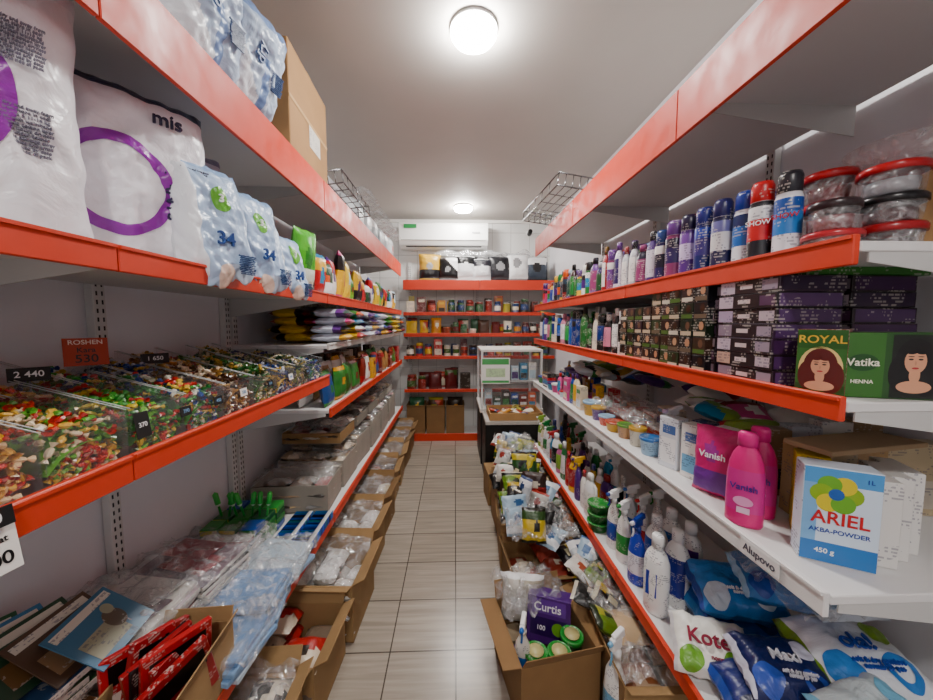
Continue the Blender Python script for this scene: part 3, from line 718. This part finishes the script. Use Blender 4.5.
# ------------------------------------------------------------------ LEFT FLOOR CARTONS
spec = [(-.72, 1.04, .34, .28, .3, ['c83a34', 'e0d8c8', '3a3a3a', 'e8e0d0', '6a5a4a']), (-.68, 1.36, .34, .3, .26, ['b82a2a', 'e8dcc8', '3a2a1a', '8a7a6a']), (-.66, 1.73, .38, .34, .3, ['e4e2de', 'd8d4cc', 'f0f0f0', 'b8b0a0']), (-.68, 2.13, .38, .34, .3, ['f4f2ee', 'e0dcd8', 'c8c4bc']), (-.68, 2.53, .38, .34, .3, ['c8b898', '9a8a6a', 'e0d8c8']), (-.7, 2.92, .38, .32, .3, ['c8c4bc', 'a8583a', '4a3a34']), (-.7, 3.31, .38, .34, .3, GR), (-.7, 3.7, .38, .34, .3, GR), (-.7, 4.08, .38, .32, .3, GR)]
for i, (x, y, w, d, h, c) in enumerate(spec):
    tray(x, y, 0.001, w, d, h*.93, c, 50+i, R.uniform(-4, 4), R.choice(['a4855c', '987a52', 'b09268']), .4, .09, i != 1)
# ------------------------------------------------------------------ RIGHT R1 : sprays
ZR1 = 1.641
mb = MB('food_containers')
def stack(x, y, z, n, r, h, body, lid):
    for k in range(n):
        M = T(x, y, z+k*(h+.002))
        lathe(mb, M, [(0, 0), (r*.85, 0), (r*.9, .004), (r*.97, h*.72)], 'ffffff', WR, 28)
        lathe(mb, M, [(0, .002), (r*.7, .002), (r*.78, h*.5), (0, h*.5)], body, GL, 20)
        lathe(mb, M @ T(0, 0, h*.72), [(r*.97, 0), (r*1.05, 0), (r*1.05, h*.2), (r*.98, h*.28), (r*.5, h*.28), (0, h*.26)], lid, GL, 28)
stack(.785, .72, ZR1, 1, .046, .045, '2a2226', 'b8303a'); stack(.785, .72, ZR1+.047, 1, .04, .06, '8a3a40', '3a2a2e')
stack(.905, .72, ZR1, 1, .052, .06, '3a2226', 'a8202a'); stack(.905, .72, ZR1+.062, 1, .05, .055, '5a3236', '1c1c20'); stack(.905, .72, ZR1+.119, 1, .05, .06, 'a8a8ac', 'c0202a')
stack(.90, .84, ZR1, 3, .048, .07, '8a1c22', 'c0202a')
mb.build()
mb = MB('glass_bowl'); lathe(mb, T(.99, .77, ZR1+.172), [(0, 0), (.04, 0), (.085, .04), (.095, .075), (.09, .075), (.08, .042), (.036, .006), (0, .006)], 'ffffff', WR, 28)
mb.build()
mb = MB('cardboard_box'); box(mb, T(1.04, .75, ZR1, -20), .13, .13, .17, 'b8956a', CA); box(mb, T(1.04, .75, ZR1+.1701, -20), .03, .13, .001, 'd0b890', MT); mb.build()
mb = MB('spray_cans')
CN = [(.765, .80, 'e8e8ee', '2a2a34', '3a8ad0', '1f5aa8'), (.755, .86, '2a2c34', 'c8202a', 'd0282e', 'e8e8e8'), (.765, .92, 'e8eaf0', '1f3f9a', '2a7ac8', '16306a'), (.75, .98, '2a2a5a', '2a2a6a', 'e0e0e0', '7a7ab0'), (.75, 1.05, '1f2f7a', '1f2f8a', '4a3a8a', '2a4ab0'), (.75, 1.12, '6a3a92', '2a1a4a', 'e0d0f0', '8a5ab0')]
for x, y, a, b, c, d in CN:
    aero(mb, T(x, y, ZR1, -60), .026, .2, a, b, c, d)
    if y > .87: aero(mb, T(x+.07, y+.01, ZR1, -60), .026, .2, R.choice([a, d]), b, d, c)
for y, x in ((.80, .765), (.86, .755)):
    mb.text('SHOW', .016, T(x, y, ZR1+.1, -55) @ T(0, -.0275, 0) @ FR, 'ffffff' if y > .8 else 'c8202a', .0004)
PUR = ['5a3c81', '3a2a6a', '7a4a98', 'e0d8e4', '2a2040', '9a4a7a', '2f4f8a', 'c8c8cc', '2a5a3a', '2a2a3a', 'a8202a', 'e8e4e0', '8a6a30']
VD = VIV+['2a2a30', '4a2a2a', 'e8e4dc', '2a4a5a']
y = 1.19
while y < 2.95:
    for inn in (.07, .14, .21):
        rnd(mb, R.choice(['aero', 'aero', 'shamp']), at('R', y, inn, ZR1, 20), PUR if y < 1.9 else VD, R.uniform(.92, 1.2))
    y += .068
mb.build()
# ------------------------------------------------------------------ RIGHT R2 : hair dye boxes
ZR2 = 1.361
mb = MB('hair_dye_boxes')
def face(F, cx, cz, s, hair, skin='dca888', lips='b82a3a'):
    disc(mb, F, .025*s, .034*s, hair, GL, y=-.0006, cx=cx, cz=cz+.002*s)
    disc(mb, F, .019*s, .034*s, hair, GL, y=-.0007, cx=cx+.016*s, cz=cz-.022*s)
    disc(mb, F, .015*s, .03*s, hair, GL, y=-.0007, cx=cx-.018*s, cz=cz-.02*s)
    disc(mb, F, .0138*s, .0195*s, skin, GL, y=-.0011, cx=cx, cz=cz)
    disc(mb, F, .007*s, .014*s, skin, GL, y=-.0010, cx=cx, cz=cz-.022*s)
    disc(mb, F, .022*s, .01*s, skin, GL, y=-.0009, cx=cx, cz=cz-.041*s)
    for q in (-1, 1):
        disc(mb, F, .0032*s, .0015*s, '2a1c18', GL, 10, y=-.0014, cx=cx+q*.006*s, cz=cz+.003*s)
        disc(mb, F, .0042*s, .0008*s, '2a1c18', GL, 10, y=-.0014, cx=cx+q*.006*s, cz=cz+.0075*s)
    disc(mb, F, .0045*s, .0016*s, lips, GL, 12, y=-.0014, cx=cx, cz=cz-.011*s)
    disc(mb, F, .0011*s, .0035*s, 'cc9478', GL, 10, y=-.0013, cx=cx, cz=cz-.003*s)
    disc(mb, F, .009*s, .006*s, hair, GL, 14, y=-.0012, cx=cx-.006*s, cz=cz+.017*s); disc(mb, F, .009*s, .006*s, hair, GL, 14, y=-.0012, cx=cx+.007*s, cz=cz+.017*s)
M = T(.73, .668, ZR2, -54); box(mb, M, .07, .05, .127, '7a2020', PR, .001)
F = M @ T(0, -.025, 0); patch(mb, F, -.0345, .0345, .001, .126, '3f7a30', GL); patch(mb, F, -.0345, .0345, .09, .126, '2f6a22', GL, -.0005); patch(mb, F, -.0345, .0345, .001, .02, '2f5a20', GL, -.0005)
disc(mb, F, .031, .042, 'e8d090', GL, y=-.0005, cz=.052)
face(F, 0, .056, .95, '6a1c14'); mb.text('ROYAL', .021, F @ T(0, -.0008, .107) @ FR, 'e8c040', .0004)
M = T(.805, .635, ZR2, -16); box(mb, M, .15, .05, .122, '3f6a2a', PR, .001)
F = M @ T(0, -.025, 0); patch(mb, F, -.074, .074, .001, .121, '2f5f28', GL); patch(mb, F, -.074, -.01, .001, .121, '427a30', GL, -.0005)
patch(mb, F, 0, .074, .002, .118, '1c241c', GL, -.00055)
face(F, .034, .07, 1.15, '0a080a'); disc(mb, F, .024, .016, '1f5a24', GL, cx=-.042, cz=.066, y=-.0007); mb.text('Vatika', .02, F @ T(-.042, -.0012, .066) @ FR, 'f4f0e0', .0004); mb.text('HENNA', .01, F @ T(-.042, -.001, .03) @ FR, 'f4f0e0', .0003)
DY = ['3d2a3a', '4a3248', '302832', '3a2e32', '4a324e', '34282e']
for xx, yy in ((.765, .815), (.93, .815), (.78, 1.0)):
    for k in range(7):
        c = R.choice(DY); M = T(xx+R.uniform(-.004, .004), yy+R.uniform(-.004, .004), ZR2+k*.0345, -90+R.uniform(-2, 2))
        box(mb, M, .165, .15, .034, c, PR, .001, front='3a2c32')
        F = M @ T(0, -.075, 0); patch(mb, F, -.08, -.035, .003, .031, R.choice(['b8a8c0', 'c8b8c4', '9a8a9a', 'c8a898']), PR); patch(mb, F, .04, .078, .006, .028, R.choice(['c8b8c0', '6a4a6a', 'a89aa8'])); patch(mb, F, -.02, .015, .012, .022, 'd8c8c8')
        E = M @ T(.083, 0, 0, 90); patch(mb, E, -.07, .07, .004, .031, R.choice(['5f3f72', '52305f', '43304f', '6e4e80']))
for k in range(2): box(mb, T(.90, .80, ZR2+.243+k*.02, -90), .12, .28, .019, ['3f8a30', '55a038'][k], PR)
y = .93
while y < 1.42:
    for inn in ((.05, .11, .17) if y > 1.07 else (.04,)):
        z = ZR2
        for k in range(5 if y < 1.2 else 4):
            c = R.choice(DRK+['3a4a2a', '4a3428']); M = at('R', y+.028, inn-.01, z, 2)
            box(mb, M, .054, .054, .049, c, PR, .001); F = M @ T(0, -.027, 0)
            patch(mb, F, -.024, .024, .004, .016, R.choice(['c8b8a0', 'd8d0c0', '5a7a3a', '7a6a5a']), GL); disc(mb, F, .01, .012, R.choice(['c89a7a', 'c8a080', '4a2a1a', '7a5a48']), GL, 12, cx=.008, cz=.032)
            z += .0495
    y += .058
mb.build()
mb = MB('shampoo_bottles')
row(mb, 'R', 1.45, 2.95, ZR2, ['shamp', 'shamp', 'aero', 'shamp', 'box'], ['f4f2ee', 'f4f2ee', '3ca85a', '1c1c1e', '6a3c91', 'f0f0f2', '2a6ab8', 'd890a8', '2f7a3c', '1f3f88', '2a2a2a', 'e8e0d0'], 3, .05, .08, 1.08, same=2)
mb.build()
# ------------------------------------------------------------------ RIGHT R3
ZR3 = .999
mb = MB('washing_powder_box'); M = T(.80, .685, ZR3, -30); box(mb, M, .118, .05, .205, 'dfe9f4', PR, .0015)
F = M @ T(0, -.025, 0)
patch(mb, F, -.058, .058, .002, .203, 'dceaf8', GL); patch(mb, F, -.058, .058, .002, .045, '3f87c8', GL, -.0005); patch(mb, F, -.058, .058, .17, .203, '5aa4dc', GL, -.0005)
patch(mb, F, -.058, -.035, .045, .17, '8abbe4', GL, -.0005)
for a in range(6):
    an = a*math.pi/3; disc(mb, F, .019, .019, ['98bc2a', 'e0d02a', '7ab83a'][a % 3], GL, 18, -.0008-.0001*a, -.008+.022*math.cos(an), .15+.022*math.sin(an))
disc(mb, F, .012, .012, '2a6ab8', GL, 18, -.0016, -.008, .15)
mb.text('ARIEL', .037, F @ T(0, -.0017, .098) @ FR, 'd0182a', .0005, .95); mb.text('AKBA-POWDER', .013, F @ T(0, -.001, .07) @ FR, '1f4fa8', .0004)
mb.text('450 g', .014, F @ T(-.02, -.001, .026) @ FR, 'ffffff', .0004); mb.text('1L', .012, F @ T(.04, -.001, .185) @ FR, '1f4fa8', .0004)
S = M @ T(.059, 0, 0, 90); patch(mb, S, -.022, .022, .01, .195, 'c8d0dc', PR, -.0008); mb.build()
mb = MB('boxed_goods')
for i, (x, y) in enumerate(((.90, .70), (.95, .72), (1.0, .74))): pbox(mb, T(x, y, ZR3, 65), .1, .042, .18, 'e4e2de', 'a8acb8', 'b0a090')
box(mb, T(.97, .80, ZR3+.205, 10), .3, .1, .012, 'b09878', CA)
for i in range(5): pbox(mb, T(.91+i*.08, .86, ZR3, -10), .07, .05, .19, R.choice(['a98a60', 'b89868', 'c8b898']), 'd8d0c0')
for i in range(4): pbox(mb, T(.93+i*.09, .98, ZR3, -10), .08, .05, .18+R.uniform(0, .05), R.choice(['e4e2de', 'c8ccd4', 'a89070']), R.choice(VIV))
mb.build()
mb = MB('stain_remover_bottles')
for x, y, rz in ((.722, .82, -48), (.79, .86, -48)):
    deter(mb, T(x, y, ZR3, rz), .078, .235, 'dc2488', 'e82e98', 'd83a9a', 'd43a98', False)
    Mx = T(x, y, ZR3, rz) @ T(0, -.0248, 0)
    mb.text('Vanish', .021, Mx @ T(0, 0, .1) @ FR, '5a2a9a', .0012); disc(mb, Mx, .02, .012, 'e8a8d0', GL, y=0, cz=.065); patch(mb, Mx, -.012, .014, .035, .05, 'e8c8dc', PR, 0)
M = T(.755, .965, ZR3, -60, -4); bagp(mb, M, .12, .05, .2, 'd02a80', '7a3a9a', 'a83a9a', 16); mb.text('Vanish', .026, M @ T(0, -.031, .12) @ FR, 'ffffff', .001)
mb.build()
mb = MB('yellow_detergent_box'); pbox(mb, T(.855, .79, ZR3, -40), .06, .05, .19, 'e0c82a', '2a3a8a', 'c8202a'); mb.build()
mb = MB('toiletries')
for (x, y, a, b) in ((.78, 1.08, 'f0eeea', '8ac0e0'), (.87, 1.06, 'f0eeea', 'd8dce4'), (.76, 1.17, 'e0e4ea', 'f4f4f4'), (.86, 1.15, '2a3a6a', 'f4f4f4')):
    pbox(mb, T(x, y, ZR3, -70), .07, .05, R.uniform(.15, .18), a, b, '5a7ab0')
trig(mb, T(.82, 1.27, ZR3, -80), .034, .2, '8a5ab0', 'e8e8ee', 'e0d0f0')
row(mb, 'R', 1.24, 1.95, ZR3, ['tub', 'flat', 'tub', 'tub'], ['c8583a', 'd8b04a', 'f4f2ee', '3a7ab8', '7aa84a', 'c8a078', '7a5a98', 'e8a0a0', 'a8c8e0', 'e0d8c8', 'd85a3a'], 3, .07, .11, .95)
row(mb, 'R', 1.95, 2.97, ZR3, ['tub', 'box', 'shamp', 'flat'], CLN, 3, .06, .1, .95)
for i in range(22): bagp(mb, at('R', R.uniform(1.1, 2.8), R.uniform(.2, .45), ZR3+.13+R.uniform(0, .05)) @ T(0, 0, 0, R.uniform(0, 360), 75), .14, .05, .16, R.choice(CLN), R.choice(VIV), 'f4f2ee', 9)
drape(mb, .82, 1.55, ZR3+.12, .22, .5, .04, 8, 0, 22)
mb.build()
mb = MB('price_note'); mb.text('Alupovo', .024, T(RX-.0066, .72, .981, -90) @ FR, '5a5a6a', .0003)
box(mb, T(RX-.0055, .72, .964, -90), .1, .001, .034, 'ecebea', MT); mb.build()
# ------------------------------------------------------------------ RIGHT R4
ZR4 = .446
mb = MB('cleaning_bottles')
for (x, y, h, c) in ((.735, 1.19, .29, '1f3f8a'), (.83, 1.22, .29, '2a3a9a'), (.82, 1.34, .28, '1f4fa8'), (.92, 1.28, .28, '6a2c91'), (.92, 1.40, .27, '2a7ac8')):
    shamp(mb, T(x, y, ZR4, -70), .046, h, 'f6f6f4', 'f8f8f8', c if x > .8 else 'f6f6f4', .75, .95)
patch(mb, T(.735, 1.19, ZR4, -60) @ T(0, -.034, 0), -.02, .02, .07, .16, '2a4ab8', GL)
for (x, y, a, c) in ((.745, 1.46, 'f4f2ee', '2f9a46'), (.745, 1.56, 'f4f2ee', '1f4fa8'), (.85, 1.5, 'f4f2ee', 'd3202c'), (.735, 1.33, '2a4ac0', 'e8e8f0'), (.85, 1.6, 'e8f0f4', '2a7ac8'), (.95, 1.55, 'f4f2ee', '2f9a46')):
    trig(mb, T(x, y, ZR4, -80+R.uniform(-20, 20)), .036, .3, a, 'f8f8f8' if a != '2a4ac0' else '1f3f9a', c)
for k in range(3): tub(mb, T(.73, 1.70, ZR4+k*.048), .052, .047, '2a7a3a', '2f9a40')
for k in range(2): tub(mb, T(.84, 1.72, ZR4+k*.048), .052, .047, 'd8d8d8', '2f7a3a')
y = 1.83
while y < 2.95:
    for inn in (.06, .15, .24):
        a = R.choice(['f4f2ee', '9a2a2a', 'f2f2f2', 'b0303a', '2f7a46', 'c0709a', 'd8b020', 'f4f2ee', '1f80a8', '2a2a2a'])
        k = R.choice(['shamp', 'deter', 'trig', 'shamp'])
        rnd(mb, k, at('R', y, inn, ZR4, 25), [a, R.choice(['b3202c', 'f4f4f4', 'e8e8e8']), R.choice(CLN)], R.uniform(1., 1.2))
    y += .092
mb.build()
def flatpk(x, y, z, rz, tilt, w, d, h, a, b, c, txt=None, tcol='ffffff', tsz=.05, name='sanitary_pads_package', sub=None):
    mb = MB(name); M = T(x, y, z+d/2) @ Matrix.Rotation(math.radians(rz), 4, 'Z') @ Matrix.Rotation(math.radians(-90+tilt), 4, 'X') @ T(0, 0, -h/2)
    P = pillow(mb, M, w, d, h, lambda u, v, s: c if abs(u) > .9 else a, FI, 26, 22, .011, 4)
    ringdecal(mb, M, P, w, h, -.6, -.6, 0, h*.2, b, 30, 4); ringdecal(mb, M, P, w, h, .6, .4, 0, h*.16, c, 30, 4)
    ringdecal(mb, M, P, w, h, .45, -.55, h*.1, h*.18, b, 30, 2)
    if txt: mb.text(txt, tsz, M @ T(*P(0, .05, -1, .008)) @ FR, tcol, .003)
    mb.text(sub or 'soft & dry comfort\nnormal 20 pcs', tsz*.28, M @ T(*P(.1, -.5, -1, .008)) @ FR, tcol, .003)
    mb.build()
flatpk(.775, .97, .465, -22, 30, .21, .09, .16, 'f0efe8', '7ab03a', 'e4e2e4', 'Kotex', '981a44', .055, sub='normal')
flatpk(.95, 1.10, .446, -8, 5, .26, .1, .2, '2a6ac0', '1a3f8a', '3a8ac8')
flatpk(.93, 1.08, .556, -14, 12, .26, .1, .19, '2f8ad0', 'd8e4f0', '2f4fa0', name='diaper_package')
flatpk(1.14, .86, .446, -4, 4, .24, .11, .22, 'c8ccd4', '2a3a6a', 'f0f0f4')
flatpk(.83, .82, .446, -10, 4, .24, .1, .2, '24347f', '101c5a', '3a5ab0')
flatpk(.84, .81, .556, -14, 10, .2, .09, .16, '1e2c66', '3a5ab0', 'd8d8e8', 'Maxi', 'e8e8f0', .035)
flatpk(1.04, .82, .57, -8, 8, .26, .1, .2, 'e8ecf2', '3a8ad0', '8ab03a', 'ola!', '2a5ab8', .055)
flatpk(1.13, .97, .68, -5, 8, .22, .09, .18, 'f0e8d8', 'b85a4a', 'f8f4ec')
flatpk(.99, .98, .675, -20, 12, .24, .08, .17, '2f7fc0', '1f4fa8', 'a8cce8', 'Lady', 'ffffff', .045)
flatpk(.80, .64, .446, 6, 4, .22, .12, .2, '2a3f7a', '1a1a2a', '8aa0c8')
flatpk(1.0, .63, .446, 10, 3, .22, .12, .2, 'b8c8e0', '3a6ac8', 'f0f0f4')
flatpk(.93, .66, .575, 12, 12, .22, .09, .18, 'd8e4e8', '5aa03a', '8ac8e4', 'Soft', '2a6ab8', .045)
mb = MB('plastic_bag_of_goods'); drape(mb, 1.0, .9, .80, .3, .26, .05, 31, 0, 22); bagp(mb, T(1.02, .80, .745, 0, -80), .18, .06, .16, 'c8d0d8', '98b0c8', 'e0e0e0'); mb.build()
# ------------------------------------------------------------------ RIGHT FLOOR
mb = MB('cardboard_box'); M = T(.365, 1.36, .001, 10); carton(mb, M, .32, .34, .25, '9c7c54', .45, (15, 5, 70, 60))
for i in range(3):
    for j in range(3): pbox(mb, M @ T(-.1+i*.095, -.1+j*.1, .006), .085, .085, .13, R.choice(['6a4a3a', '5a3a6a', 'a89880']), 'd8d0c0')
mb.build()
mb = MB('tea_box'); M = T(.40, 1.40, .14, -20, -14); box(mb, M, .18, .09, .18, '5a2282', GL, .002); F = M @ T(0, -.045, 0)
patch(mb, F, -.075, .075, .03, .1, '3a1462', GL); patch(mb, F, -.07, .07, .115, .17, '7040a0', GL); disc(mb, F, .025, .025, '7ab03a', GL, cx=.04, cz=.065, y=-.001); mb.text('Curtis', .045, F @ T(-.005, -.002, .14) @ FR, 'f4f0f8', .0006); mb.text('100', .025, F @ T(-.03, -.002, .06) @ FR, 'f4f0f8', .0006); mb.build()
mb = MB('scouring_powder_tubs')
for (x, y, z) in ((.40, 1.245, .14), (.47, 1.31, .145), (.31, 1.25, .138)):
    tub(mb, T(x, y, z), .045, .1, '2a7a3a', '2f9a40')
    lathe(mb, T(x, y, z+.1), [(.03, .0), (.03, .003), (0, .003)], 'd0c890', GL, 16)
trig(mb, T(.26, 1.26, .1, -20), .034, .28, 'f4f2ee', 'f4f4f4', '2a7ac8')
mb.build()
mb = MB('spray_bottle'); trig(mb, T(.57, 1.14, .001, -60), .045, .44, 'f6f6f4', 'fafafa', '8ac0e0'); mb.build()
mb = MB('plastic_bag_of_goods'); drape(mb, .33, 1.5, .31, .3, .24, .09, 5, 10); bagp(mb, T(.3, 1.48, .15, -10, -15), .2, .1, .2, 'c8c4bc', 'a8a090', 'e0e0e0', 12); mb.build()
for i, (x, y, w, d, h, c) in enumerate(((.74, 1.2, .34, .28, .28, ['8a5a3a', 'c8b090', 'b09880']), (.82, 1.60, .42, .34, .3, ['c8a06a', '7a4a3a', 'e0d8c8']), (.82, 2.01, .42, .34, .3, ['d8d0c0', '8a5a3a']), (.44, 1.78, .32, .3, .24, ['c8b898', 'e0d8c8', 'a84a3a']), (.44, 2.15, .32, .32, .3, ['3a2a2a', 'd8d0c0', '6a8a4a']), (.44, 2.52, .3, .32, .32, ['2a2a2a', 'e0d8c8', '3a6a3a']), (.8, 2.42, .3, .34, .3, GR), (.8, 2.8, .3, .34, .3, GR))):
    tray(x, y, .001, w, d, h, c, 70+i, R.uniform(-5, 5), R.choice(['a4855c', '987a52', 'b09268']), .3, .09, i % 2 == 0)
mb = MB('snack_bags')
FLc = [('1a1a1e', 'b8a02a', 'c8c0a0'), ('c8b02a', '3a5a2a', '2a2a1a'), ('e0ded8', 'c8c4bc', 'a83a2a'), ('2a5a2a', 'c8b83a', '1a1a1a'), ('c8ccd0', 'e8e8e8', '2a4a7a'), ('3a2018', '982a2a', 'c8c0b0'), ('a8bfd0', 'e0e4e8', '3a6a9a'), ('6a8a2a', 'a8a83a', '2a3a1a'), ('1a1a1a', '2a2a2a', 'd8d0c0')]
for i in range(62):
    y = R.uniform(1.64, 2.75); z = .30+.09*min(1, (y-1.7))+R.uniform(0, .16); c = R.choice(FLc)
    bagp(mb, T(.45+R.uniform(-.14, .09), y, z, R.uniform(-60, 10), R.uniform(-75, -15)), R.uniform(.09, .17), .055, R.uniform(.1, .17), *c, 12)
for i in range(16):
    c = R.choice(FLc+[('d8d4cc', 'e8e8e8', 'a8583a')]); bagp(mb, T(.66+R.uniform(-.06, .12), R.uniform(1.1, 1.7), .27+R.uniform(0, .05), R.uniform(-90, 90), R.uniform(-80, -50)), .12, .05, .14, *c, 10)
drape(mb, .45, 1.82, .45, .34, .34, .09, 11, 0, 24); drape(mb, .45, 2.55, .6, .3, .34, .1, 17, 0, 24); drape(mb, .66, 1.45, .36, .2, .36, .05, 23, 0, 22)
mb.build()
mb = MB('cardboard_box')
box(mb, T(.36, 2.9, .001, 4), .2, .26, .26, 'a4855c', CA, .003); box(mb, T(.36, 2.9, .2612, 4), .04, .26, .001, 'd0b890', MT); mb.build()
# ------------------------------------------------------------------ CAMERA
cd = bpy.data.cameras.new('camera'); cd.lens = 13.5; cd.sensor_width = 36; cd.clip_start = .02
co = bpy.data.objects.new('camera', cd); bpy.context.collection.objects.link(co)
co.location = (0, 0, 1.5); co.rotation_euler = (math.radians(90-4.4), 0, math.radians(-1.88))
bpy.context.scene.camera = co
w = bpy.data.worlds.new('world'); bpy.context.scene.world = w; w.use_nodes = True
w.node_tree.nodes['Background'].inputs[0].default_value = (.05, .05, .05, 1)
